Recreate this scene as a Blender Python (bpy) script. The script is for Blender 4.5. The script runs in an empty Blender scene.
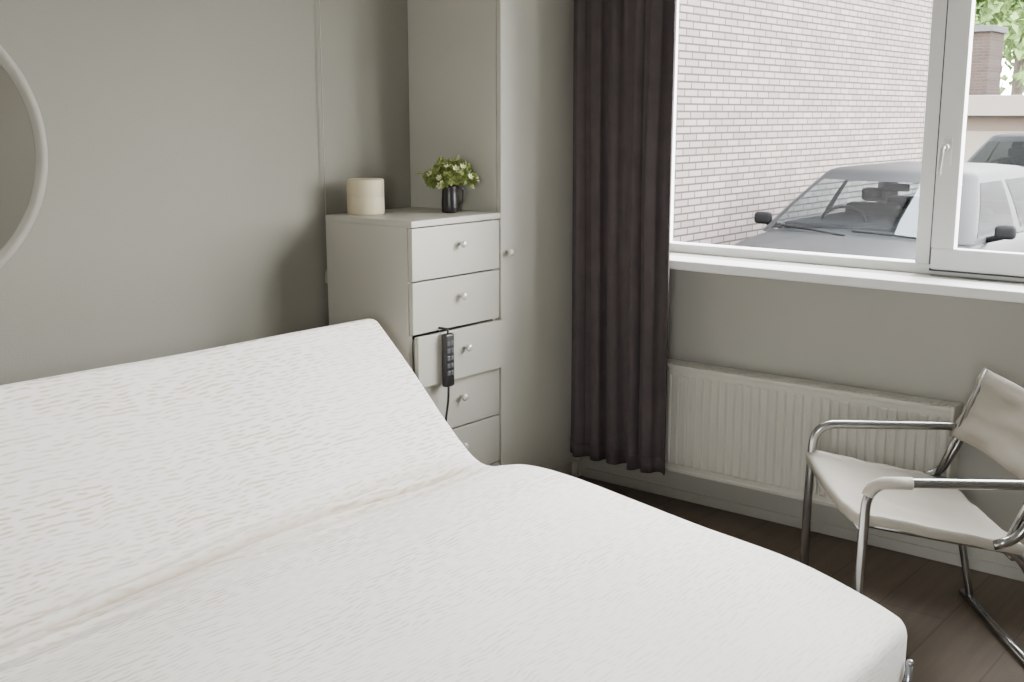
import bpy, bmesh, math, random
from mathutils import Vector, Matrix, noise
random.seed(7)
C = bpy.context.scene.collection
PI = math.pi

# ------------------------------------------------------------------ materials
def pm(name, col, rough=0.6, metal=0.0, nscale=30.0, namt=0.06, bump=0.0, bscale=None, coat=0.0, spec=None):
    m = bpy.data.materials.new(name); m.use_nodes = True
    nt = m.node_tree; b = nt.nodes['Principled BSDF']
    b.inputs['Roughness'].default_value = rough; b.inputs['Metallic'].default_value = metal
    if coat: b.inputs['Coat Weight'].default_value = coat
    if spec is not None: b.inputs['Specular IOR Level'].default_value = spec
    tc = nt.nodes.new('ShaderNodeTexCoord')
    n = nt.nodes.new('ShaderNodeTexNoise'); n.inputs['Scale'].default_value = nscale; n.inputs['Detail'].default_value = 4
    nt.links.new(tc.outputs['Object'], n.inputs['Vector'])
    mx = nt.nodes.new('ShaderNodeMix'); mx.data_type = 'RGBA'
    mx.inputs[6].default_value = (*[c*(1-namt) for c in col], 1); mx.inputs[7].default_value = (*[min(1, c*(1+namt)) for c in col], 1)
    nt.links.new(n.outputs['Fac'], mx.inputs[0]); nt.links.new(mx.outputs[2], b.inputs['Base Color'])
    if bump:
        n2 = nt.nodes.new('ShaderNodeTexNoise'); n2.inputs['Scale'].default_value = bscale or nscale*4; n2.inputs['Detail'].default_value = 3
        nt.links.new(tc.outputs['Object'], n2.inputs['Vector'])
        bp = nt.nodes.new('ShaderNodeBump'); bp.inputs['Strength'].default_value = bump; bp.inputs['Distance'].default_value = 0.004
        nt.links.new(n2.outputs['Fac'], bp.inputs['Height']); nt.links.new(bp.outputs['Normal'], b.inputs['Normal'])
    return m

M = {}
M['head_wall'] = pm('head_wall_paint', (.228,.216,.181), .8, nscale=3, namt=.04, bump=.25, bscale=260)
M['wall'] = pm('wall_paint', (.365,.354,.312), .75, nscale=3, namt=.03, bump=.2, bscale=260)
M['ceiling'] = pm('ceiling_paint', (.75,.74,.71), .8)
M['base'] = pm('skirting_paint', (.36,.35,.31), .7)
M['cream'] = pm('chest_lacquer', (.44,.42,.36), .38, nscale=4, namt=.03)
M['wardrobe'] = pm('wardrobe_lacquer', (.455,.442,.382), .55, nscale=4, namt=.03)
M['dark_gap'] = pm('drawer_inside', (.30,.29,.26), .7)
M['knob'] = pm('pale_knob', (.66,.65,.61), .3, .45)
M['latch'] = pm('latch_metal', (.40,.39,.37), .35, .7)
M['shadow_line'] = pm('shadow_line_dark', (.08,.08,.076), .8)
M['white_paint'] = pm('window_paint', (.72,.72,.70), .4, nscale=8, namt=.02)
M['radiator'] = pm('radiator_enamel', (.50,.485,.425), .4, nscale=6, namt=.02)
M['curtain'] = pm('curtain_cloth', (.074,.061,.062), .95, nscale=14, namt=.18, bump=.3, bscale=500, spec=.1)
M['chrome'] = pm('chrome_tube', (.34,.34,.335), .22, 1.0, namt=.03)
M['canvas'] = pm('chair_canvas', (.355,.325,.277), .95, nscale=10, namt=.05, bump=.4, bscale=700, spec=.05)
M['wrap'] = pm('arm_wrap_leather', (.42,.385,.33), .8, spec=.2)
M['black_plastic'] = pm('black_plastic', (.015,.014,.014), .4)
M['button'] = pm('button_plastic', (.08,.08,.085), .5)
M['candle'] = pm('candle_wax', (.58,.51,.35), .5, nscale=12, namt=.04)
M['vase'] = pm('dark_glaze', (.022,.02,.021), .3)
M['leaf'] = pm('plant_leaf', (.235,.285,.085), .6, nscale=60, namt=.5, spec=.2)
M['stem'] = pm('plant_stem', (.10,.14,.04), .6)
M['petal'] = pm('pale_petal', (.60,.62,.36), .6, nscale=40, namt=.1)
M['mirror_glass'] = pm('mirror_glass', (.95,.93,.88), .02, 1.0, namt=.0)
M['mirror_rim'] = pm('mirror_rim', (.262,.249,.211), .6)
M['cord'] = pm('pull_cord', (.33,.32,.275), .6)
M['bed_metal'] = pm('bed_metal', (.45,.48,.52), .25, .9)
M['bed_wood'] = pm('bed_platform', (.30,.23,.15), .6, nscale=12, namt=.15)
M['concrete'] = pm('paving', (.11,.107,.104), .9, nscale=2, namt=.15)
M['garage'] = pm('garage_render', (.078,.062,.049), .9, nscale=1, namt=.05, spec=.1)
M['fascia'] = pm('concrete_fascia', (.12,.107,.09), .9, nscale=1, namt=.05, spec=.1)
M['roof_felt'] = pm('roof_felt', (.05,.05,.05), .9, spec=.1)
M['tree_leaf'] = pm('tree_leaf', (.095,.15,.045), .7, nscale=2, namt=.5, spec=.1)
M['bark'] = pm('bark', (.05,.04,.03), .9)
M['car_grey'] = pm('car_paint_silver', (.0135,.0139,.0150), .45, .0, namt=.02, spec=.07)
M['car_dark'] = pm('car_paint_dark', (.0035,.0037,.0042), .6, .0, namt=.02, spec=.02)
M['seat'] = pm('car_seat_cloth', (.014,.014,.015), .9, spec=.05)
M['trim'] = pm('car_trim', (.006,.006,.0065), .7, spec=.05)
M['tyre'] = pm('tyre_rubber', (.01,.01,.01), .9)
M['rim'] = pm('alloy_rim', (.3,.3,.3), .3, .9)
M['lamp_glass'] = pm('headlamp_glass', (.3,.31,.33), .2)

def glass_mat(name, tint, f0, fmax, refl=(1,1,1)):
    m = bpy.data.materials.new(name); m.use_nodes = True; nt = m.node_tree
    for n in list(nt.nodes): nt.nodes.remove(n)
    o = nt.nodes.new('ShaderNodeOutputMaterial'); mx = nt.nodes.new('ShaderNodeMixShader')
    t = nt.nodes.new('ShaderNodeBsdfTransparent'); g = nt.nodes.new('ShaderNodeBsdfGlossy'); g.inputs['Roughness'].default_value = .02
    lw = nt.nodes.new('ShaderNodeLayerWeight'); lw.inputs['Blend'].default_value = .5
    pw = nt.nodes.new('ShaderNodeMath'); pw.operation = 'POWER'; pw.inputs[1].default_value = 5
    ma = nt.nodes.new('ShaderNodeMath'); ma.operation = 'MULTIPLY_ADD'; ma.inputs[1].default_value = fmax-f0; ma.inputs[2].default_value = f0
    t.inputs['Color'].default_value = (*tint,1); g.inputs['Color'].default_value = (*refl,1)
    nt.links.new(lw.outputs['Facing'], pw.inputs[0]); nt.links.new(pw.outputs[0], ma.inputs[0])
    nt.links.new(ma.outputs[0], mx.inputs[0]); nt.links.new(t.outputs[0], mx.inputs[1]); nt.links.new(g.outputs[0], mx.inputs[2])
    nt.links.new(mx.outputs[0], o.inputs[0]); return m
M['glass'] = glass_mat('window_glass', (.97,.98,.98), .012, .5)
M['car_glass'] = glass_mat('car_glass', (.66,.73,.76), .055, .25, (.84,.94,1))
M['car_glass_dark'] = glass_mat('tinted_car_glass', (.25,.28,.29), .003, .03)
M['car_side_glass'] = glass_mat('car_side_glass', (.55,.60,.61), .010, .08)

def brick_mat(name, c1, c2, mortar, axis):
    m = bpy.data.materials.new(name); m.use_nodes = True; nt = m.node_tree; b = nt.nodes['Principled BSDF']
    b.inputs['Roughness'].default_value = .95; b.inputs['Specular IOR Level'].default_value = .1
    tc = nt.nodes.new('ShaderNodeTexCoord'); sp = nt.nodes.new('ShaderNodeSeparateXYZ'); cb = nt.nodes.new('ShaderNodeCombineXYZ')
    nt.links.new(tc.outputs['Object'], sp.inputs[0]); nt.links.new(sp.outputs[axis], cb.inputs[0]); nt.links.new(sp.outputs[2], cb.inputs[1])
    br = nt.nodes.new('ShaderNodeTexBrick'); br.inputs['Scale'].default_value = 1
    br.inputs['Brick Width'].default_value = .20; br.inputs['Row Height'].default_value = .056; br.inputs['Mortar Size'].default_value = .0075
    br.inputs['Color1'].default_value = (*c1,1); br.inputs['Color2'].default_value = (*c2,1); br.inputs['Mortar'].default_value = (*mortar,1)
    br.inputs['Mortar Smooth'].default_value = .1
    nt.links.new(cb.outputs[0], br.inputs['Vector'])
    n = nt.nodes.new('ShaderNodeTexNoise'); n.inputs['Scale'].default_value = 2.5; n.inputs['Detail'].default_value = 6
    nt.links.new(tc.outputs['Object'], n.inputs['Vector'])
    mx = nt.nodes.new('ShaderNodeMix'); mx.data_type = 'RGBA'; mx.blend_type = 'MULTIPLY'; mx.inputs[0].default_value = .35
    nt.links.new(br.outputs['Color'], mx.inputs[6]); nt.links.new(n.outputs['Fac'], mx.inputs[7])
    nt.links.new(mx.outputs[2], b.inputs['Base Color'])
    bp = nt.nodes.new('ShaderNodeBump'); bp.inputs['Strength'].default_value = .6; bp.inputs['Distance'].default_value = .01; bp.invert = True
    nt.links.new(br.outputs['Fac'], bp.inputs['Height']); nt.links.new(bp.outputs['Normal'], b.inputs['Normal'])
    return m
M['brick'] = brick_mat('pale_brick', (.190,.161,.149), (.140,.118,.109), (.045,.037,.034), 0)
M['brick2'] = brick_mat('brown_brick', (.040,.028,.023), (.030,.021,.018), (.044,.038,.034), 1)

def floor_mat():
    m = bpy.data.materials.new('dark_floor_boards'); m.use_nodes = True; nt = m.node_tree; b = nt.nodes['Principled BSDF']
    tc = nt.nodes.new('ShaderNodeTexCoord')
    br = nt.nodes.new('ShaderNodeTexBrick'); br.inputs['Scale'].default_value = 1
    br.inputs['Brick Width'].default_value = 1.1; br.inputs['Row Height'].default_value = .2; br.inputs['Mortar Size'].default_value = .0025
    br.inputs['Color1'].default_value = (.150,.114,.082,1); br.inputs['Color2'].default_value = (.140,.106,.076,1); br.inputs['Mortar'].default_value = (.09,.068,.05,1)
    nt.links.new(tc.outputs['Object'], br.inputs['Vector'])
    mp = nt.nodes.new('ShaderNodeMapping'); mp.inputs['Scale'].default_value = (3,40,3)
    nt.links.new(tc.outputs['Object'], mp.inputs[0])
    n = nt.nodes.new('ShaderNodeTexNoise'); n.inputs['Scale'].default_value = 1; n.inputs['Detail'].default_value = 6
    nt.links.new(mp.outputs[0], n.inputs['Vector'])
    mx = nt.nodes.new('ShaderNodeMix'); mx.data_type = 'RGBA'; mx.blend_type = 'MULTIPLY'; mx.inputs[0].default_value = .5
    nt.links.new(br.outputs['Color'], mx.inputs[6]); nt.links.new(n.outputs['Fac'], mx.inputs[7]); nt.links.new(mx.outputs[2], b.inputs['Base Color'])
    b.inputs['Roughness'].default_value = .55
    return m
M['floor'] = floor_mat()

def mattress_mat():
    m = bpy.data.materials.new('mattress_jacquard'); m.use_nodes = True; nt = m.node_tree; b = nt.nodes['Principled BSDF']
    L = nt.links.new; N = nt.nodes.new
    def math_(op, a=None, b_=None, va=None, vb=None):
        k = N('ShaderNodeMath'); k.operation = op
        if a is not None: L(a, k.inputs[0])
        elif va is not None: k.inputs[0].default_value = va
        if b_ is not None: L(b_, k.inputs[1])
        elif vb is not None: k.inputs[1].default_value = vb
        return k.outputs[0]
    b.inputs['Roughness'].default_value = .9; b.inputs['Specular IOR Level'].default_value = .12
    tc = N('ShaderNodeTexCoord'); sx = N('ShaderNodeSeparateXYZ'); L(tc.outputs['UV'], sx.inputs[0])
    n = N('ShaderNodeTexNoise'); n.noise_dimensions = '2D'; n.inputs['Scale'].default_value = 8; n.inputs['Detail'].default_value = 2; n.inputs['Roughness'].default_value = .5
    L(tc.outputs['UV'], n.inputs['Vector'])
    yw = math_('MULTIPLY_ADD', n.outputs['Fac'], None, vb=.026)
    yw.node.inputs[2].default_value = 0; L(sx.outputs[1], yw.node.inputs[2])
    sn = math_('SINE', math_('MULTIPLY', yw, None, vb=2*PI/.0118))
    rows = N('ShaderNodeMapRange'); rows.interpolation_type = 'SMOOTHSTEP'; rows.inputs['From Min'].default_value = -.7; rows.inputs['From Max'].default_value = 1.0; L(sn, rows.inputs['Value'])
    mp = N('ShaderNodeMapping'); mp.inputs['Scale'].default_value = (27,82,1); L(tc.outputs['UV'], mp.inputs[0])
    n2 = N('ShaderNodeTexNoise'); n2.noise_dimensions = '2D'; n2.inputs['Scale'].default_value = 1; n2.inputs['Detail'].default_value = 0; L(mp.outputs[0], n2.inputs['Vector'])
    dash = N('ShaderNodeMapRange'); dash.interpolation_type = 'SMOOTHSTEP'; dash.inputs['From Min'].default_value = .32; dash.inputs['From Max'].default_value = .66; L(n2.outputs['Fac'], dash.inputs['Value'])
    pat = math_('MULTIPLY', rows.outputs[0], dash.outputs[0])
    mp2 = N('ShaderNodeMapping'); mp2.inputs['Scale'].default_value = (1.6,6,1); L(tc.outputs['UV'], mp2.inputs[0])
    big = N('ShaderNodeTexNoise'); big.inputs['Scale'].default_value = 1.4; big.inputs['Detail'].default_value = 3; L(mp2.outputs[0], big.inputs['Vector'])
    cr = N('ShaderNodeMapRange'); cr.inputs['From Min'].default_value = .36; cr.inputs['From Max'].default_value = .62; cr.inputs['To Min'].default_value = .40; cr.inputs['To Max'].default_value = 1.0; L(big.outputs['Fac'], cr.inputs['Value'])
    mr = N('ShaderNodeMapRange'); mr.inputs['From Min'].default_value = .1; mr.inputs['From Max'].default_value = 1.35; mr.inputs['To Min'].default_value = .32; mr.inputs['To Max'].default_value = 1.0; L(sx.outputs[1], mr.inputs['Value'])  # pattern fades towards the foot: washing-out by bright light put into the colour
    fac = math_('MULTIPLY', math_('MULTIPLY', pat, cr.outputs[0]), mr.outputs[0])
    mx = N('ShaderNodeMix'); mx.data_type = 'RGBA'
    mx.inputs[6].default_value = (.93,.895,.84,1); mx.inputs[7].default_value = (.63,.525,.385,1)
    L(fac, mx.inputs[0])
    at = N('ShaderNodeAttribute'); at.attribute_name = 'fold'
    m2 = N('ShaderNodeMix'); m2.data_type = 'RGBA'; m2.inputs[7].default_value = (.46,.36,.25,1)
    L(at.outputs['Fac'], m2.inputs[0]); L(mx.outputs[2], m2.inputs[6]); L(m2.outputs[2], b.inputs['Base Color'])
    bp = N('ShaderNodeBump'); bp.inputs['Strength'].default_value = .10; bp.inputs['Distance'].default_value = .002; bp.invert = True
    L(pat, bp.inputs['Height']); L(bp.outputs['Normal'], b.inputs['Normal'])
    return m
M['mattress'] = mattress_mat()

# ------------------------------------------------------------------ helpers
def root_loc(o):
    while o.parent: o = o.parent
    return o.location
def thing(name, label, cat, loc=(0,0,0), group=None):
    o = bpy.data.objects.new(name, None); C.objects.link(o); o.location = loc; o.empty_display_size = .1
    o['label'] = label; o['category'] = cat
    if group: o['group'] = group
    return o
def tag(o, label, cat, group=None):
    o['label'] = label; o['category'] = cat
    if group: o['group'] = group
    return o
def obj(name, bm, mat, parent=None, smooth=False, loc=None, flip=True, label=None):
    if flip: bmesh.ops.recalc_face_normals(bm, faces=bm.faces)
    off = root_loc(parent) if parent else Vector(loc or (0,0,0))
    bmesh.ops.translate(bm, verts=bm.verts, vec=-Vector(off))
    me = bpy.data.meshes.new(name); bm.to_mesh(me); bm.free()
    if smooth:
        for p in me.polygons: p.use_smooth = True
    o = bpy.data.objects.new(name, me); C.objects.link(o); me.materials.append(mat)
    if parent: o.parent = parent
    else: o.location = off
    if label: o['label'] = label
    return o
def struct(name, bm, mat):
    o = obj(name, bm, mat); o['kind'] = 'structure'; return o
def NB(): return bmesh.new()
def box(bm, a, b, bev=0.0, seg=2):
    a, b = Vector(a), Vector(b)
    t = NB(); bmesh.ops.create_cube(t, size=1)
    for v in t.verts:
        v.co = Vector(((a[i]+b[i])/2 + v.co[i]*(b[i]-a[i]) for i in range(3)))
    if bev: bmesh.ops.bevel(t, geom=t.edges[:], offset=bev, segments=seg, affect='EDGES', profile=.5)
    me = bpy.data.meshes.new('tmp'); t.to_mesh(me); t.free(); bm.from_mesh(me); bpy.data.meshes.remove(me)
    return bm
def round_path(pts, r, n=6):
    pts = [Vector(p) for p in pts]; out = [pts[0]]
    for i in range(1, len(pts)-1):
        p, q, s = pts[i-1], pts[i], pts[i+1]
        d1, d2 = (p-q), (s-q); k = min(r, d1.length*.49, d2.length*.49)
        a, c = q+d1.normalized()*k, q+d2.normalized()*k
        for j in range(n+1):
            t = j/n; out.append(a*(1-t)**2 + q*2*t*(1-t) + c*t*t)
    out.append(pts[-1]); return out
def tube(bm, pts, r, seg=12, cap=True):
    pts = [Vector(p) for p in pts]; rings = []; prev = None
    for i, p in enumerate(pts):
        d = (pts[min(i+1, len(pts)-1)] - pts[max(i-1, 0)]).normalized()
        if prev is None:
            u = d.cross(Vector((0,0,1)))
            if u.length < .05: u = d.cross(Vector((1,0,0)))
        else: u = prev - d*prev.dot(d)
        u.normalize(); prev = u; w = d.cross(u)
        rr = r[i] if isinstance(r, (list, tuple)) else r
        rings.append([bm.verts.new(p + (u*math.cos(2*PI*k/seg) + w*math.sin(2*PI*k/seg))*rr) for k in range(seg)])
    for a, b in zip(rings, rings[1:]):
        for k in range(seg): bm.faces.new((a[k], a[(k+1)%seg], b[(k+1)%seg], b[k]))
    if cap: bm.faces.new(rings[0]); bm.faces.new(rings[-1])
    return bm
def lathe(bm, prof, center, axis='z', seg=32, closed=False):
    c = Vector(center); rings = []
    for (r, h) in prof:
        ring = []
        for k in range(seg):
            a = 2*PI*k/seg
            if axis == 'z': v = Vector((r*math.cos(a), r*math.sin(a), h))
            elif axis == 'y': v = Vector((r*math.cos(a), h, r*math.sin(a)))
            else: v = Vector((h, r*math.cos(a), r*math.sin(a)))
            ring.append(bm.verts.new(c+v))
        rings.append(ring)
    prs = list(zip(rings, rings[1:])) + ([(rings[-1], rings[0])] if closed else [])
    for a, b in prs:
        for k in range(seg): bm.faces.new((a[k], a[(k+1)%seg], b[(k+1)%seg], b[k]))
    if not closed: bm.faces.new(rings[0]); bm.faces.new(rings[-1])
    return bm
def ellipsoid(bm, c, r, u=16, v=10):
    t = NB(); bmesh.ops.create_uvsphere(t, u_segments=u, v_segments=v, radius=1)
    for w in t.verts: w.co = Vector((c[0]+w.co.x*r[0], c[1]+w.co.y*r[1], c[2]+w.co.z*r[2]))
    me = bpy.data.meshes.new('tmp'); t.to_mesh(me); t.free(); bm.from_mesh(me); bpy.data.meshes.remove(me); return bm
def grid(bm, fn, nu, nv):
    g = [[bm.verts.new(fn(i/nu, j/nv)) for j in range(nv+1)] for i in range(nu+1)]
    for i in range(nu):
        for j in range(nv): bm.faces.new((g[i][j], g[i+1][j], g[i+1][j+1], g[i][j+1]))
    return g
def slab(bm, fn, nu, nv, thick):
    top = [[None]*(nv+1) for _ in range(nu+1)]; bot = [[None]*(nv+1) for _ in range(nu+1)]
    for i in range(nu+1):
        for j in range(nv+1):
            p, n = fn(i/nu, j/nv)
            top[i][j] = bm.verts.new(p + n*thick/2); bot[i][j] = bm.verts.new(p - n*thick/2)
    for i in range(nu):
        for j in range(nv):
            bm.faces.new((top[i][j], top[i+1][j], top[i+1][j+1], top[i][j+1]))
            bm.faces.new((bot[i][j], bot[i][j+1], bot[i+1][j+1], bot[i+1][j]))
    for i in range(nu):
        for j in (0, nv): bm.faces.new((top[i][j], top[i+1][j], bot[i+1][j], bot[i][j]))
    for j in range(nv):
        for i in (0, nu): bm.faces.new((top[i][j], top[i][j+1], bot[i][j+1], bot[i][j]))
    return bm
def leaf(bm, p, d, up, ln, wd, fold=.25):
    d = d.normalized(); s = d.cross(up)
    if s.length < 1e-3: s = Vector((1,0,0))
    s.normalize(); n = s.cross(d)
    v = [bm.verts.new(q) for q in (p, p+d*ln*.45+s*wd/2+n*wd*fold, p+d*ln, p+d*ln*.45-s*wd/2+n*wd*fold, p+d*ln*.5)]
    bm.faces.new((v[0], v[1], v[4])); bm.faces.new((v[1], v[2], v[4])); bm.faces.new((v[2], v[3], v[4])); bm.faces.new((v[3], v[0], v[4]))
def rdir():
    while True:
        v = Vector((random.uniform(-1,1), random.uniform(-1,1), random.uniform(-1,1)))
        if .1 < v.length < 1: return v.normalized()
def wframe(bm, x0, x1, y0, y1, z0, z1, wb, wt, ws, bev=.004):
    box(bm, (x0,y0,z0), (x1,y1,z0+wb), bev); box(bm, (x0,y0,z1-wt), (x1,y1,z1), bev)
    box(bm, (x0+.0004,y0,z0+wb), (x1-.0004,y0+ws,z1-wt)); box(bm, (x0+.0004,y1-ws,z0+wb), (x1-.0004,y1,z1-wt))

# ------------------------------------------------------------------ room shell
X0, X1, Y0, Y1, H, T = -1.6, 3.75, -2.2, 3.085, 2.5, .22
WY0, WY1, WZ0, WZ1 = -.40, 2.39, .955, 2.38
struct('floor', box(NB(), (X0-T, Y0-T, -.2), (X1+T, Y1+T, 0)), M['floor'])
struct('ceiling', box(NB(), (X0-T, Y0-T, H), (X1+T, Y1+T, H+.2)), M['ceiling'])
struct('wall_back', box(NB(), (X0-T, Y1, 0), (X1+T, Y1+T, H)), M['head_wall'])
struct('wall_front', box(NB(), (X0-T, Y0-T, 0), (X1+T, Y0, H)), M['wall'])
LY0, LY1, LZ0, LZ1 = -1.05, .0, 1.1, 2.15
b = NB()
box(b, (X0-T, Y0, 0), (X0, Y1, LZ0)); box(b, (X0-T, Y0, LZ1), (X0, Y1, H))
box(b, (X0-T, Y0, LZ0), (X0, LY0, LZ1)); box(b, (X0-T, LY1, LZ0), (X0, Y1, LZ1))
struct('wall_left', b, M['wall'])
b = NB()
box(b, (X1, Y0, 0), (X1+T, Y1, WZ0)); box(b, (X1, Y0, WZ1), (X1+T, Y1, H))
box(b, (X1, Y0, WZ0), (X1+T, WY0, WZ1)); box(b, (X1, WY1, WZ0), (X1+T, Y1, WZ1))
struct('wall_right', b, M['wall'])
struct('baseboard_right', box(NB(), (X1-.010, Y0, 0), (X1, 2.63, .04), .003), M['base'])
struct('baseboard_back', box(NB(), (X0, Y1-.010, 0), (2.72, Y1, .04), .003), M['base'])

# ------------------------------------------------------------------ windows
w = bpy.data.objects.new('window_1', None); C.objects.link(w); w.location = (3.86, 1.0, WZ0); w['kind'] = 'structure'
w['label'] = 'white painted window with fixed pane and side sash above sill'
FX0, FX1 = 3.83, 3.90
b = NB(); wframe(b, FX0, FX1, WY0, WY1, WZ0, WZ1, .035, .05, .055)
for (ya, yb_) in ((1.283, 1.352), (.33, .40)): box(b, (FX0+.0004, ya, WZ0+.035), (FX1-.0004, yb_, WZ1-.05))
obj('window_frame', b, M['white_paint'], w)
obj('pane', box(NB(), (3.868, 1.350, WZ0+.03), (3.872, WY1-.053, WZ1-.048)), M['glass'], w)
obj('pane', box(NB(), (3.868, WY0+.053, WZ0+.03), (3.872, .332, WZ1-.048)), M['glass'], w)
b = NB(); wframe(b, 3.795, 3.8295, .39, 1.290, WZ0+.022, WZ1-.035, .072, .075, .073, .006)
s = obj('sash', b, M['white_paint'], w)
obj('pane', box(NB(), (3.813, .461, 1.047), (3.817, 1.219, WZ1-.108)), M['glass'], s)
b = NB()
box(b, (3.815, 1.2915, WZ0+.036), (3.8302, 1.301, WZ1-.052)); box(b, (3.822, .40, WZ0+.0135), (3.8302, 1.301, WZ0+.0215))
obj('shadow_line', b, M['shadow_line'], w)  # dark strips standing in for the shadow lines between sash and frame
obj('latch_plate', box(NB(), (3.788, 1.243, 1.315), (3.795, 1.273, 1.405), .003), M['white_paint'], s)
b = NB()
lathe(b, [(.012,.008),(.012,-.020),(.009,-.025)], (3.785, 1.258, 1.375), 'x', 16)
tube(b, round_path([(3.763,1.258,1.375),(3.754,1.262,1.372),(3.750,1.267,1.287)], .012), .0072, 10)
obj('latch_handle', b, M['latch'], s, True)
obj('window_sill', box(NB(), (3.62, WY0-.03, .92), (3.829, 2.42, .9545), .005), M['white_paint'], w)
w2 = bpy.data.objects.new('fill_window', None); C.objects.link(w2); w2.location = (X0-.1, 0, LZ0); w2['kind'] = 'structure'  # window added out of view to let in fill light
w2['label'] = 'added white framed window in the opposite wall, unseen, for fill light'
b = NB(); wframe(b, X0-.14, X0-.07, LY0, LY1, LZ0, LZ1, .05, .05, .05)
obj('window_frame', b, M['white_paint'], w2)
obj('pane', box(NB(), (X0-.107, LY0+.048, LZ0+.048), (X0-.103, LY1-.048, LZ1-.048)), M['glass'], w2)

# ------------------------------------------------------------------ bed
prof = [(.864,.290),(.955,.325),(1.11,.365),(1.27,.390),(1.45,.410),(1.64,.429),(1.80,.446),(1.93,.457),(2.03,.456),(2.10,.443),(2.155,.428),(2.205,.431),(2.265,.463),(2.34,.530),(2.44,.627),(2.54,.724),(2.62,.800),(2.665,.842)]
def cat(P, n):
    P = [Vector((0,p[0],p[1])) for p in P]; P = [P[0]*2-P[1]] + P + [P[-1]*2-P[-2]]; out = []
    for i in range(1, len(P)-2):
        a,b_,c,d = P[i-1:i+3]
        for k in range(n):
            t = k/n
            out.append(.5*((2*b_)+(c-a)*t+(2*a-5*b_+4*c-d)*t*t+(3*b_-a-3*c+d)*t**3))
    out.append(P[-2]); return out
spine = cat(prof, 20)
BX0, BX1, TH, R = .80, 2.598, .165, .034
arc = [0]
for i in range(1, len(spine)): arc.append(arc[-1] + (spine[i]-spine[i-1]).length)
Ltot = arc[-1]
def nrm(i):
    d = (spine[min(i+1,len(spine)-1)] - spine[max(i-1,0)]).normalized()
    n = Vector((0, -d.z, d.y))
    k = max(0, 1-arc[i]/.45); k = k*k*(3-2*k)      # the foot end face stands upright
    return n.lerp(Vector((0,.0,1)), k).normalized()
def xsec(hw, th, r, inset):
    L = []; w2 = hw-inset; dt = inset*.9; NX = 90; na = 7
    rr = max(.004, r-inset*.4)
    for k in range(NX+1): L.append((-w2+rr+(2*w2-2*rr)*k/NX, dt))
    for k in range(1, na+1): a = PI/2*k/na; L.append((w2-rr+rr*math.sin(a), dt+rr-rr*math.cos(a)))
    for k in range(0, na+1): a = PI/2*k/na; L.append((w2-rr+rr*math.cos(a), th-dt-rr+rr*math.sin(a)))
    for k in range(1, 13): L.append((w2-rr-(2*w2-2*rr)*k/12, th-dt))
    for k in range(1, na+1): a = PI/2*k/na; L.append((-w2+rr-rr*math.sin(a), th-dt-rr+rr*math.cos(a)))
    for k in range(0, na): a = PI/2*k/na; L.append((-w2+rr-rr*math.cos(a), dt+rr-rr*math.sin(a)))
    return L
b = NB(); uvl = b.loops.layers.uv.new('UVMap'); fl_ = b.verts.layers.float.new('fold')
cxb = (BX0+BX1)/2; rings = []
valley = arc[min(range(len(spine)), key=lambda i: abs(spine[i].y-2.165))]
uvm = {}
FOLDS = ((-.115,.013,.005,.1),(-.088,.010,-.006,.4),(-.064,.011,.008,.1),(-.042,.0085,-.009,.7),(-.018,.012,.009,0),(.004,.008,-.011,.8),(.026,.010,.009,.1),(.046,.0075,-.010,.8),(.068,.012,.009,0),(.092,.009,-.006,.5),(.118,.015,.005,0),(-.16,.018,.004,0),(.17,.020,.004,0))
for i, p in enumerate(spine):
    e = min(arc[i], Ltot-arc[i]); ins = 0
    if e < R: ins = R - math.sqrt(max(0, R*R-(R-e)**2))
    n = nrm(i); ring = []
    for (x, dep) in xsec((BX1-BX0)/2, TH, R, ins):
        q = Vector((cxb+x, p.y, p.z)) - n*dep; fo = 0
        if dep < TH*.4:
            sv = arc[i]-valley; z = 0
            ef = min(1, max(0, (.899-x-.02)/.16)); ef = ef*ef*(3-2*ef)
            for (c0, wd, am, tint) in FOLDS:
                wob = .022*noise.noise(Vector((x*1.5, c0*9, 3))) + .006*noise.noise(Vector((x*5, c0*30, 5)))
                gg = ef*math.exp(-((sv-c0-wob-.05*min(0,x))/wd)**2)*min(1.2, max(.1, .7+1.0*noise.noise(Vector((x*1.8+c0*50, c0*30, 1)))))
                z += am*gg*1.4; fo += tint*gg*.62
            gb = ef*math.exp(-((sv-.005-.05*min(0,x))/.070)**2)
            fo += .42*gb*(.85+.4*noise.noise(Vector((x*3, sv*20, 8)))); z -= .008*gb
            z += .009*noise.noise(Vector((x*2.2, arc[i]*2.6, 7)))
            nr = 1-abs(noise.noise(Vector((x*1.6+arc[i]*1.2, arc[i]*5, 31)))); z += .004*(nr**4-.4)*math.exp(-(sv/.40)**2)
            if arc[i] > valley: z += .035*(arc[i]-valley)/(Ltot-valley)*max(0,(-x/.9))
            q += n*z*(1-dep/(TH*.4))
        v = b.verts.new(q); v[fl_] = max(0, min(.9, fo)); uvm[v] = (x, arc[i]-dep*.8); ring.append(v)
    rings.append(ring)
for a, c in zip(rings, rings[1:]):
    m_ = len(a)
    for k in range(m_): b.faces.new((a[k], a[(k+1)%m_], c[(k+1)%m_], c[k]))
b.faces.new(rings[0]); b.faces.new(rings[-1])
for f in b.faces:
    for l in f.loops: l[uvl].uv = uvm[l.vert]
mt = tag(obj('mattress', b, M['mattress'], None, True, (cxb, 1.75, .12)), 'wide white mattress with woven wavy pattern, head end raised by the bed', 'mattress')

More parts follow.
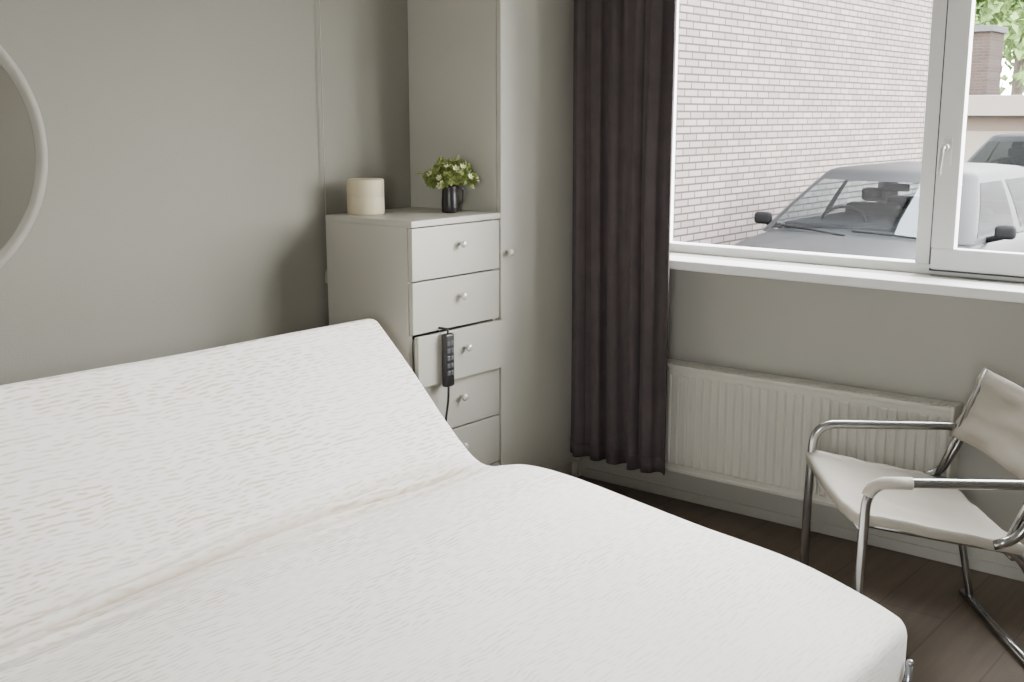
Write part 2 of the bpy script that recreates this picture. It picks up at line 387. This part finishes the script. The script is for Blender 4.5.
bed = thing('adjustable_bed', 'adjustable bed base with metal frame under the white mattress', 'bed', (cxb, 1.75, 0))
b = NB()
def pf(u, v):
    f = (.07+.90*u)*(len(spine)-1); i = min(int(f), len(spine)-2); p = spine[i].lerp(spine[i+1], f-i); n = nrm(i).lerp(nrm(i+1), f-i).normalized()
    q = p - n*(TH+.013); return Vector((BX0+.06+(BX1-BX0-.12)*v, q.y, q.z)), n
slab(b, pf, 60, 4, .018); obj('platform', b, M['bed_wood'], bed)
b = NB(); fz0, fz1 = .05, .092
box(b, (BX0+.06, .98, fz0), (BX0+.10, 2.72, fz1), .004); box(b, (BX1-.10, .98, fz0), (BX1-.06, 2.72, fz1), .004)
box(b, (BX0+.10, .98, fz0), (BX1-.10, 1.02, fz1), .004); box(b, (BX0+.10, 2.68, fz0), (BX1-.10, 2.72, fz1), .004)
obj('frame', b, M['bed_metal'], bed)
for lx in (BX0+.08, BX1-.08):
    for ly in (1.02, 2.69): obj('leg', lathe(NB(), [(.022,0),(.022,.06)], (lx, ly, 0), seg=16), M['bed_metal'], bed, True)
for lx in (1.7, 2.5):
    obj('lift_strut', tube(NB(), [(lx, 2.45, .08), (lx, 2.45, .41)], .016), M['bed_metal'], bed, True)
    obj('lift_strut', tube(NB(), [(lx, 1.90, .08), (lx, 1.90, .245)], .016), M['bed_metal'], bed, True)
b = NB()
tube(b, round_path([(2.53,1.0,.082),(2.55,.93,.082),(2.564,.856,.086),(2.566,.852,.195)], .03), .0085, 10)
ellipsoid(b, (2.566,.852,.196), (.0095,.0095,.0095))
obj('mattress_retainer', b, M['bed_metal'], bed, True)

# ------------------------------------------------------------------ chest of drawers
CX0, CX1, CY0, CY1, CT = 2.735, 3.195, 2.635, 3.05, 1.132
ch = thing('chest_of_drawers', 'narrow tall cream chest of six drawers standing beside the wardrobe', 'chest of drawers', ((CX0+CX1)/2, (CY0+CY1)/2, 0))
b = NB(); yb = CY0+.02
box(b, (CX0, yb, 0), (CX0+.018, CY1, CT-.022), .001); box(b, (CX1-.018, yb, 0), (CX1, CY1, CT-.022), .001)
box(b, (CX0+.018, CY1-.012, .02), (CX1-.018, CY1, CT-.022)); box(b, (CX0+.018, yb+.02, 0), (CX1-.018, CY1-.012, .04))
obj('body', b, M['cream'], ch)
obj('top', box(NB(), (CX0-.002, CY0-.004, CT-.022), (CX1, CY1, CT), .003), M['cream'], ch)
dz = (CT-.022-.02)/6
for k in range(6):
    z1 = CT-.026-k*dz; z0 = z1-dz+.006; o = -.022 if k == 2 else 0
    d = obj('drawer', box(NB(), (CX0+.003, CY0+o, z0), (CX1-.003, CY0+o+.018, z1), .002), M['cream'], ch)
    b = NB()
    for xs in ((CX0+.03, CX0+.042), (CX1-.042, CX1-.03)): box(b, (xs[0], CY0+o+.018, z0+.02), (xs[1], CY0+o+.38, z1-.02))
    box(b, (CX0+.042, CY0+o+.018, z0+.02), (CX1-.042, CY0+o+.38, z0+.03)); box(b, (CX0+.042, CY0+o+.37, z0+.03), (CX1-.042, CY0+o+.38, z1-.02))
    obj('drawer_box', b, M['dark_gap'], d)
    kx = (CX0+CX1)/2 + .01; kz = (z0+z1)/2+.02
    obj('knob', lathe(NB(), [(.006,0),(.006,-.012),(.012,-.016),(.0135,-.022),(.011,-.027),(.004,-.029)], (kx, CY0+o, kz), 'y', 18), M['knob'], d, True)

# ------------------------------------------------------------------ wardrobe
WX0 = 3.20
wd = thing('wardrobe', 'tall plain off-white wardrobe in the corner behind the chest', 'wardrobe', (3.47, 2.86, 0))
b = NB(); yb = CY0+.02; WB = Y1-.003
box(b, (WX0, yb, 0), (WX0+.02, WB, 2.42), .001); box(b, (3.725, yb, 0), (3.745, WB, 2.42), .001)
box(b, (WX0+.02, WB-.015, 0), (3.725, WB, 2.42)); box(b, (WX0+.02, yb, 2.40), (3.725, WB-.015, 2.42)); box(b, (WX0+.02, yb, .08), (3.725, WB-.015, .10))
obj('body', b, M['wardrobe'], wd)
obj('plinth', box(NB(), (WX0+.02, yb+.03, 0), (3.725, yb+.045, .08)), M['wardrobe'], wd)
d = obj('door', box(NB(), (WX0+.002, CY0, .085), (3.745, CY0+.018, 2.42), .002), M['wardrobe'], wd)
obj('knob', lathe(NB(), [(.006,0),(.006,-.012),(.012,-.016),(.0135,-.022),(.011,-.027),(.004,-.029)], (3.235, CY0, .985), 'y', 18), M['knob'], d, True)

# ------------------------------------------------------------------ candle
CP = Vector((2.85, 2.965, CT))
tag(obj('candle', lathe(NB(), [(.064,0),(.0655,.004),(.0655,.058),(.0645,.0605),(.0655,.063),(.0655,.118),(.062,.123),(.05,.1225),(.02,.119),(.004,.118)], CP+Vector((0,0,.0005)), seg=40), M['candle'], None, True, CP), 'wide cream pillar candle on the chest of drawers', 'candle')

# ------------------------------------------------------------------ vase with plant
VP = Vector((3.074, 2.767, CT))
t = thing('potted_plant', 'small leafy plant with pale flowers in a dark jug on the chest', 'plant', VP)
obj('vase', lathe(NB(), [(.024,.0005),(.029,.003),(.030,.03),(.0285,.065),(.027,.085),(.031,.10),(.028,.10),(.024,.085),(.022,.08)], VP, seg=28), M['vase'], t, True)
obj('handle', tube(NB(), round_path([VP+Vector((.026,-.014,.088)), VP+Vector((.048,-.024,.085)), VP+Vector((.046,-.023,.035)), VP+Vector((.026,-.014,.025))], .02), .0045, 8), M['vase'], t, True)
bs, bl = NB(), NB(); fl = []
for k in range(110):
    a = random.uniform(0, 2*PI); ph = random.uniform(.05, 1.55); ln = random.uniform(.065, .105)
    d = Vector((math.sin(ph)*math.cos(a), math.sin(ph)*math.sin(a), math.cos(ph)*.98+.05))
    p0 = VP + Vector((math.cos(a)*.012, math.sin(a)*.012, .088)); p2 = p0 + d*ln; p1 = p0.lerp(p2, .45) + Vector((0,0,.012))
    tube(bs, [p0, p1, p2], .0012, 5)
    for j in range(11):
        q = p1.lerp(p2, random.uniform(0, 1.0)); dd = (d*.4 + rdir()).normalized()
        leaf(bl, q, dd, rdir(), random.uniform(.018,.026), random.uniform(.014,.020))
    if k % 4 == 0: fl.append((p2, d))
obj('stems', bs, M['stem'], t); obj('foliage', bl, M['leaf'], t, flip=False)
for (p2, d) in fl:
    b = NB()
    s_ = d.orthogonal().normalized(); u_ = d.cross(s_)
    cen_ = b.verts.new(p2 + d*.004); ringv = []
    for j in range(12):
        a = 2*PI*j/12; rr_ = .0135 if j % 2 == 0 else .009
        ringv.append(b.verts.new(p2 + (s_*math.cos(a)+u_*math.sin(a))*rr_ + d*(.012 if j % 2 == 0 else .006)))
    for j in range(12): b.faces.new((cen_, ringv[j], ringv[(j+1)%12]))
    obj('flower', b, M['petal'], t)

# ------------------------------------------------------------------ bed remote
rx, ry = 2.865, CY0-.022
ry0 = ry-.031
t = thing('remote_control', 'black corded bed remote control hanging on the third drawer', 'remote control', (rx, ry0, .55))
b = NB(); box(b, (rx-.024, ry0, .556), (rx+.024, ry0+.025, .743), .009, 3)
obj('body', b, M['black_plastic'], t, True)
b = NB()
for i in range(2):
    for j in range(5): box(b, (rx-.017+i*.019, ry0-.002, .598+j*.026), (rx-.002+i*.019, ry0+.003, .614+j*.026), .002)
obj('buttons', b, M['button'], t)
b = NB(); tube(b, round_path([(rx, ry0+.012,.741),(rx,ry0+.012,.7575),(rx,ry0+.058,.7575),(rx,ry0+.058,.735)], .008), .004, 8)
obj('hook', b, M['black_plastic'], t, True)
pts = [Vector((rx + .006*math.sin(i*.5), ry0+.012+.012*math.sin(i*.22), .558-.018*i)) for i in range(22)]
obj('cord', tube(NB(), pts, .0042, 8), M['black_plastic'], t, True)

# ------------------------------------------------------------------ round mirror and pull cord
cm = (1.326, Y1, 1.385)
t = thing('round_mirror', 'large round mirror with cream rim on the wall above the bed', 'mirror', (cm[0], Y1-.02, cm[2]))
obj('rim', lathe(NB(), [(.40,-.001),(.40,-.012),(.397,-.015),(.376,-.015),(.373,-.011),(.366,-.011),(.364,-.008),(.364,-.001)], cm, 'y', 96, True), M['mirror_rim'], t, True)
obj('mirror_glass', lathe(NB(), [(.3645,-.004),(.3645,-.0075)], cm, 'y', 96), M['mirror_glass'], t)
PX, PY = 2.755, Y1-.015
t = thing('pull_cord', 'thin white pull cord hanging down the wall left of the chest', 'pull cord', (PX, PY, .88))
obj('cord', tube(NB(), [(PX,PY,H-.03),(PX,PY,1.6),(PX,PY,.93)], .0019, 8), M['cord'], t, True)
obj('pull_knob', lathe(NB(), [(.004,.05),(.008,.04),(.0105,.01),(.009,0)], (PX,PY,.885), seg=14), M['cord'], t, True)
obj('ceiling_switch', lathe(NB(), [(.012,-.05),(.028,-.035),(.03,-.001)], (PX,PY-.018,H), seg=20), M['cord'], t, True)

# ------------------------------------------------------------------ curtain
t = thing('curtain', 'dark brown floor-length curtain in deep folds at the window edge', 'curtain', (3.55, 2.36, .1))
CYA, CYB, CZ0, CZ1 = 2.590, 2.130, .165, 2.34
def cpt(u, z):
    zz = (z-CZ0)/(CZ1-CZ0)
    nz = noise.noise(Vector((u*4, zz*.35, 2)))
    ph = u*2*PI*5.5 + 2.6*nz + .6*noise.noise(Vector((u*3, zz*1.3, 9)))
    amp = .027*(.6+.8*abs(noise.noise(Vector((u*4+3, zz*.5, 5)))))*(1.1-.25*zz)
    x = 3.542 + amp*math.sin(ph) + .008*math.sin(2.3*ph+1)*(.6+.4*math.sin(u*11)) + .006*math.sin(zz*5+u*4) + .008*noise.noise(Vector((u*6, zz*3, 21)))
    y = CYA + (CYB-CYA)*u + .006*math.sin(2*ph) + .008*noise.noise(Vector((u*2, zz*1.6, 14)))
    x = min(x, 3.598); y = min(y, 2.618)
    if u < .07:       # the outer edge turns back to the wall
        k = 1-max(0, u)/.07; x += (3.735-x)*k**1.3; y += (2.612-y)*k**.6
    return Vector((x, y, z))
b = NB()
def cf(u, v):
    z = CZ0+(CZ1-CZ0)*v; p = cpt(u, z); q = cpt(u+.002, z); d = (q-p).normalized()
    return p, Vector((d.y, -d.x, 0))
slab(b, cf, 280, 50, .0035); obj('fabric', b, M['curtain'], t, True)
b = NB()
def hf(u, v):
    z = CZ0-.004+.055*v; p = cpt(u, z); q = cpt(u+.002, z); d = (q-p).normalized(); return p, Vector((d.y,-d.x,0))
slab(b, hf, 280, 2, .0055); obj('hem', b, M['curtain'], t, True)
rl = thing('curtain_rail', 'white curtain rail fixed along the top of the window wall', 'curtain rail', (3.55, .85, 2.38))
obj('rail', box(NB(), (3.53, -1.0, 2.365), (3.565, 2.60, 2.395), .003), M['white_paint'], rl)
for yy in (-.9, .8, 2.3): obj('bracket', box(NB(), (3.56, yy, 2.37), (3.749, yy+.03, 2.39), .002), M['white_paint'], rl)

# ------------------------------------------------------------------ radiator
RY0, RY1, RZ0, RZ1, RXF, RXB = 1.125, 2.28, .145, .565, 3.635, 3.715
t = thing('radiator', 'cream fluted panel radiator under the window sill', 'radiator', (3.68, 1.70, 0))
b = NB(); n_f = 34; pitch = (RY1-RY0-.03)/n_f
pr = []
for k in range(n_f):
    y = RY0+.015+k*pitch
    pr += [(y, 0), (y+pitch*.14, 1), (y+pitch*.70, 1), (y+pitch*.84, 0)]
pr.append((RY1-.015, 0))
zs = [RZ0+.012, RZ0+.03, RZ0+.036, RZ1-.045, RZ1-.037, RZ1-.022]; dp = [0,0,1,1,0,0]
g = [[b.verts.new((RXF+.006-.006*q*dp[j], y, zs[j])) for j in range(6)] for (y, q) in pr]
for i in range(len(g)-1):
    for j in range(5): b.faces.new((g[i][j], g[i+1][j], g[i+1][j+1], g[i][j+1]))
box(b, (RXF+.0065, RY0+.01, RZ0), (RXF+.03, RY1-.01, RZ1-.012), .002)
box(b, (RXF, RY0+.012, RZ1-.022), (RXF+.02, RY1-.012, RZ1-.004), .004); box(b, (RXF+.002, RY0+.012, RZ0), (RXF+.02, RY1-.012, RZ0+.014), .003)
obj('front_panel', b, M['radiator'], t)
obj('back_panel', box(NB(), (RXB-.015, RY0+.01, RZ0), (RXB, RY1-.01, RZ1-.012), .003), M['radiator'], t)
for yy in (RY0, RY1-.012): obj('side_panel', box(NB(), (RXF, yy, RZ0), (RXB, yy+.012, RZ1), .003), M['radiator'], t)
b = NB()
for k in range(46): y = RY0+.014+k*(RY1-RY0-.03)/46; box(b, (RXF+.02, y, RZ1-.010), (RXB, y+.0215, RZ1-.003))
obj('top_grille', b, M['radiator'], t)
for yy in (RY0+.2, RY1-.2): obj('bracket', box(NB(), (RXB, yy, RZ0+.03), (X1-.0005, yy+.03, RZ1-.05)), M['radiator'], t)

# ------------------------------------------------------------------ tubular chair
F1 = Vector((3.20, 1.41, 0)); lat = Vector((-.789,-.614,0)); bk = Vector((.614,-.789,0)); CW = .57
def P(a, k, z): return F1 + lat*a + bk*k + Vector((0,0,z))
t = thing('armchair', 'chrome tubular armchair with grey-beige canvas seat beside the radiator', 'chair', P(CW/2, .25, 0))
r = .0132
for a in (0, CW):
    pts = [P(a,.0,.0), P(a,0,.30), P(a,.008,.555), P(a,.475,.550), P(a,.40,.405), P(a,.34,.388)]
    fullp = round_path(pts, .07, 8)
    sfr = obj('side_frame', tube(NB(), fullp, r, 14), M['chrome'], t, True)
    if a:
        wp = [p for p in round_path([P(a,.0045,.447), P(a,.008,.555), P(a,.12,.5535)], .07, 10)]
        wp = wp[3:]
        obj('arm_wrap', tube(NB(), wp, .0162, 14), M['wrap'], sfr, True, label='pale wrap around the front of the armrest')
for a in (.016, CW-.016):
    s_ = 1 if a < .2 else -1
    obj('seat_rail', tube(NB(), round_path([P(a,-.005,.445), P(a,.20,.405), P(a,.40,.368), P(a,.452,.30), P(a+.03*s_,.50,.03), P(a+.03*s_,.50,r)], .05, 6), .0115, 12), M['chrome'], t, True)
    obj('back_post', tube(NB(), [P(a,.385,.40), P(a,.43,.51), P(a,.512,.728)], .009, 12), M['chrome'], t, True)
obj('floor_bar', tube(NB(), [P(-.002,.50,r), P(CW+.002,.50,r)], r, 14), M['chrome'], t, True)
obj('front_bar', tube(NB(), [P(.016,.005,.424), P(CW-.016,.005,.424)], .009, 12), M['chrome'], t, True)
obj('rear_bar', tube(NB(), [P(.016,.40,.348), P(CW-.016,.40,.348)], .009, 12), M['chrome'], t, True)
def sf(u, v):
    a = .0+CW*v; k = -.012+.43*u; z = .461-.086*u - .050*math.sin(PI*v)**.9*(.15+.85*math.sin(PI*min(1,u*.9+.08))) + .008*noise.noise(Vector((u*3, v*5, 3))) + .003*noise.noise(Vector((u*8, v*10, 6)))
    if u < .06: z -= (.06-u)*.15
    return P(a, k, z), Vector((0,0,1))
obj('seat', slab(NB(), sf, 36, 24, .028), M['canvas'], t, True)
def bf_(u, v):
    a = -.002+(CW+.004)*v; z = .515+.213*u - .014*math.sin(PI*v)*u
    k = .426+.090*u + .045*math.sin(PI*v)*(1-.3*u) + .012*noise.noise(Vector((u*4, v*3, 11))) + .006*noise.noise(Vector((u*9, v*5, 4)))
    return P(a, k, z), Vector((bk.x*.92, bk.y*.92, -.39))
obj('backrest', slab(NB(), bf_, 16, 28, .016), M['canvas'], t, True)

# ------------------------------------------------------------------ outside
GZ = -.35
struct('ground', box(NB(), (-40, -40, GZ-.2), (80, 50, GZ)), M['concrete'])
bh = thing('brick_house', 'neighbouring house wall of pale brick filling the window view', 'building', (10, 5.5, GZ))
obj('wall', box(NB(), (5.0, 4.6, GZ), (14.0, 6.4, 6.5)), M['brick'], bh)
obj('roof_edge', box(NB(), (4.9, 4.5, 6.5), (14.1, 6.5, 6.65)), M['fascia'], bh)
g_ = thing('garage', 'low beige garage with flat concrete roof edge behind the cars', 'garage', (22, 4.5, GZ))
obj('wall', box(NB(), (20.0, 0, GZ), (21.9, 9.0, 1.45)), M['garage'], g_)
obj('roof', box(NB(), (19.7, -.2, 1.45), (21.9, 9.2, 1.78), .01), M['fascia'], g_)
obj('door', box(NB(), (19.96, 4.6, GZ), (20.0, 7.0, 1.2), .005), M['fascia'], g_)
bo = thing('brick_pier', 'brown brick pier rising behind the flat garage roof', 'brick pier', (22.6, 7.05, GZ))
obj('shaft', box(NB(), (22.2, 6.74, GZ), (23.0, 7.42, 2.95)), M['brick2'], bo)
obj('cap', box(NB(), (22.14, 6.69, 2.95), (23.06, 7.47, 3.06), .01), M['roof_felt'], bo)

def tree(x, y, h, label):
    t = thing('tree', label, 'tree', (x, y, GZ), 'trees beyond the garage')
    obj('trunk', tube(NB(), [(x,y,GZ),(x+.1,y,GZ+h*.3),(x,y+.1,GZ+h*.7)], [.22,.17,.06], 10), M['bark'], t, True)
    b = NB()
    for k in range(38):
        c = Vector((x, y, GZ+h*.46)) + rdir()*h*.24*random.random()**.4
        for j in range(130):
            p = c + rdir()*random.uniform(.3,1)*h*.12
            leaf(b, p, rdir(), rdir(), .42, .26)
    obj('foliage', b, M['tree_leaf'], t, flip=False)
tree(31.0, 11.6, 9.0, 'green leafy tree directly behind the brick pier')
tree(30.5, 4.9, 9.0, 'green leafy tree at the right edge, past the garage')
tree(40.0, 11.2, 14, 'green leafy tree farthest back, between the other two')

def car(x0, yc, paint, glass, side_glass, label, hs=1.0):
    t = thing('car', label, 'car', (x0+2, yc, GZ))
    def G(x, y, z): return Vector((x0+x, yc+y, GZ+z*hs))
    b = NB()
    st = [(0,.58,.60,.32),(.06,.74,.72,.24),(.22,.82,.83,.20),(.55,.855,.90,.18),(.9,.865,.95,.18),(1.25,.87,.98,.18),(1.9,.87,.99,.18),(3.0,.87,.99,.18),(3.6,.86,.99,.19),(3.95,.80,.97,.24),(4.1,.66,.88,.34)]
    rings = []
    for (x, w_, zt, zb) in st:
        half = [(0,zb),(w_*.85,zb),(w_*.98,zb+.10),(w_,zb+.28 if zt-zb>.5 else (zt+zb)/2),(w_*.985,zt-.20 if zt-zb>.5 else zt-.12),(w_*.94,zt-.055),(w_*.84,zt-.012),(w_*.45,zt+.015),(0,zt+.02)]
        pts = half + [(-y, z) for (y, z) in half[-2:0:-1]]
        rings.append([b.verts.new(G(x, y, z)) for (y, z) in pts])
    for A, B in zip(rings, rings[1:]):
        for k in range(len(A)): b.faces.new((A[k], A[(k+1)%len(A)], B[(k+1)%len(A)], B[k]))
    b.faces.new(rings[0]); b.faces.new(rings[-1])
    o = obj('body', b, M[paint], t, True)
    sm = o.modifiers.new('sub', 'SUBSURF'); sm.levels = 2; sm.render_levels = 2
    def wid(tt): return .785-.20*tt+.012*math.sin(PI*tt)
    def front(u, tt, off=0):
        xf = 1.02+.66*tt-.03*math.sin(PI*tt)
        return G(xf+.12*u*u-off*.6, u*(wid(tt)-.05), .955+.42*tt+off*.8)
    def side(v, tt, sg, off=0):
        xa = 1.02+.66*tt+.19; xb = 3.9-.55*tt-.15
        return G(xa+(xb-xa)*v, sg*(wid(tt)+off), .955+.42*tt)
    def rear(u, tt, off=0):
        xr = 3.9-.55*tt
        return G(xr-.10*u*u+off*.6, u*(wid(tt)-.05), .955+.42*tt+off*.8)
    TT = [0,.06,.2,.4,.6,.8,.90,1.0]
    UL = [-1,-.95,-.76,-.57,-.38,-.19,0,.19,.38,.57,.76,.95,1]
    VL = [0,.04,.16,.28,.40,.46,.58,.70,.80,.88,1]
    def ring(tt):
        return [front(u, tt) for u in UL] + [side(v, tt, 1) for v in VL] + [rear(u, tt) for u in UL[::-1]] + [side(v, tt, -1) for v in VL[::-1]]
    skip = set(range(1, 11)) | {13+i for i in (1,2,3,5,6,7,8)} | set(range(25, 35)) | {37+9-i for i in (1,2,3,5,6,7,8)}
    b = NB(); rg = [[b.verts.new(p) for p in ring(tt)] for tt in TT]
    top = ring(1.0); cen = sum(top, Vector())/len(top)
    for sc, dzz in ((.96,.022),(.88,.040),(.65,.058),(.3,.068)):
        rg.append([b.verts.new(Vector((cen.x+(p.x-cen.x)*sc, cen.y+(p.y-cen.y)*sc, p.z+dzz))) for p in top])
    for ri, (A, B) in enumerate(zip(rg, rg[1:])):
        for k in range(len(A)):
            if 1 <= ri <= 5 and k in skip: continue
            b.faces.new((A[k], A[(k+1)%len(A)], B[(k+1)%len(A)], B[k]))
    b.faces.new(rg[-1])
    obj('roof', b, M[paint], t, True)
    b = NB(); grid(b, lambda u, v: front(-.95+1.9*u, .06+.84*v, .006), 14, 8); obj('windscreen', b, M[glass], t, True)
    b = NB(); grid(b, lambda u, v: rear(-.95+1.9*u, .06+.84*v, .006), 12, 6); obj('rear_window', b, M[glass], t, True)
    b = NB(); box(b, G(1.30,-.66,.96), G(1.62,.66,1.025), .02); obj('dashboard', b, M['trim'], t)
    b = NB(); box(b, G(1.62,-.70,.96), G(3.6,.70,1.018), .01); obj('cabin_lining', b, M['seat'], t)
    b = NB(); rgp = [G(1.72+.10*math.cos(a)*.4, .36+.18*math.cos(a+PI/2)*1, 1.0+.12*math.sin(a+PI/2)) for a in [2*PI*i/24 for i in range(25)]]
    tube(b, rgp, .014, 6); obj('steering_wheel', b, M['trim'], t, True)
    for sy in (-.36, .36):
        b = NB(); box(b, G(2.25, sy-.22, .95), G(2.40, sy+.22, 1.12), .04); box(b, G(2.30, sy-.11, 1.13), G(2.39, sy+.11, 1.24), .035); obj('seat', b, M['seat'], t)
    b = NB(); box(b, G(3.15,-.58,.95), G(3.32,.58,1.12), .04); obj('rear_bench', b, M['seat'], t)
    b = NB(); box(b, G(1.84,-.10,1.25), G(1.87,.10,1.31), .012); obj('inner_mirror', b, M['trim'], t)
    for sg in (1, -1):
        for (va, vb) in ((.04,.40),(.46,.88)):
            b = NB(); grid(b, lambda u, v: side(va+(vb-va)*u, .06+.84*v, sg, .004), 8, 6); obj('side_window', b, M[side_glass], t, True)
        b = NB()
        A = G(1.45, min(sg*.85, sg*.99), .975); B = G(1.53, max(sg*.85, sg*.99), 1.07)
        box(b, A, B, .03, 4); tube(b, [G(1.56, sg*.78, .955), G(1.51, sg*.90, .99)], .022, 8)
        obj('side_mirror', b, M['trim'], t, True)
        b = NB(); ellipsoid(b, G(.22, sg*.62, .67), (.16,.16,.085)); obj('headlamp', b, M['lamp_glass'], t, True)
        for wx in (.78, 3.32):
            wv = obj('wheel', lathe(NB(), [(.20,-.09),(.29,-.095),(.315,-.07),(.315,.07),(.29,.095),(.20,.09)], Vector((x0+wx, yc+sg*.79, GZ+.3155)), 'y', 32), M['tyre'], t, True)
            obj('wheel_rim', lathe(NB(), [(.20,-.088),(.06,-.10),(.06,.10),(.20,.088)], Vector((x0+wx, yc+sg*.79, GZ+.3155)), 'y', 24), M['rim'], wv, True)
    for (u0, u1) in ((-.75,.0),(.05,.8)):
        b = NB(); tube(b, [front(u0, .0, .03), front((u0+u1)/2, .05, .03), front(u1, .07, .03)], .008, 6); obj('wiper', b, M['trim'], t, True)
    b = NB(); box(b, G(-.005, -.38, .44), G(.03, .38, .56), .01); obj('grille', b, M['trim'], t)
    return t
car(6.85, 3.25, 'car_grey', 'car_glass', 'car_side_glass', 'silver grey car parked beside the brick wall outside the window')
car(14.7, 4.35, 'car_dark', 'car_glass_dark', 'car_glass_dark', 'dark car parked further back behind the silver one', 1.1)

# ------------------------------------------------------------------ light
wld = bpy.data.worlds.new('overcast_sky'); bpy.context.scene.world = wld; wld.use_nodes = True
nt = wld.node_tree; bg = nt.nodes['Background']
tc = nt.nodes.new('ShaderNodeTexCoord'); sp = nt.nodes.new('ShaderNodeSeparateXYZ'); cr = nt.nodes.new('ShaderNodeValToRGB')
cr.color_ramp.elements[0].position = 0; cr.color_ramp.elements[0].color = (1,.985,.96,1)
cr.color_ramp.elements[1].position = .7; cr.color_ramp.elements[1].color = (.95,.965,1,1)
nt.links.new(tc.outputs['Generated'], sp.inputs[0]); nt.links.new(sp.outputs[2], cr.inputs[0]); nt.links.new(cr.outputs[0], bg.inputs[0])
bg.inputs[1].default_value = 39
def portal(loc, rot, sx, sy):
    ld = bpy.data.lights.new('window_portal', 'AREA'); ld.shape = 'RECTANGLE'; ld.size = sx; ld.size_y = sy
    ld.cycles.is_portal = True
    lo = bpy.data.objects.new('window_portal', ld); C.objects.link(lo); lo.location = loc; lo.rotation_euler = rot
portal((3.99, (WY0+WY1)/2, (WZ0+WZ1)/2), (0, PI/2, 0), WZ1-WZ0, WY1-WY0)
portal((X0-T-.02, (LY0+LY1)/2, (LZ0+LZ1)/2), (0, -PI/2, 0), LZ1-LZ0, LY1-LY0)

# ------------------------------------------------------------------ camera
az, pt = math.radians(38.9), math.radians(11.2)
F = Vector((math.cos(az)*math.cos(pt), math.sin(az)*math.cos(pt), -math.sin(pt)))
Rv = Vector((math.sin(az), -math.cos(az), 0)); U = Rv.cross(F)
cd = bpy.data.cameras.new('camera'); cam = bpy.data.objects.new('camera', cd); C.objects.link(cam)
cam.matrix_world = Matrix(((Rv.x,U.x,-F.x,0),(Rv.y,U.y,-F.y,0),(Rv.z,U.z,-F.z,1.48),(0,0,0,1)))
cd.sensor_width = 36; cd.lens = 1147/1024*36; cd.clip_start = .02; cd.clip_end = 300
bpy.context.scene.camera = cam
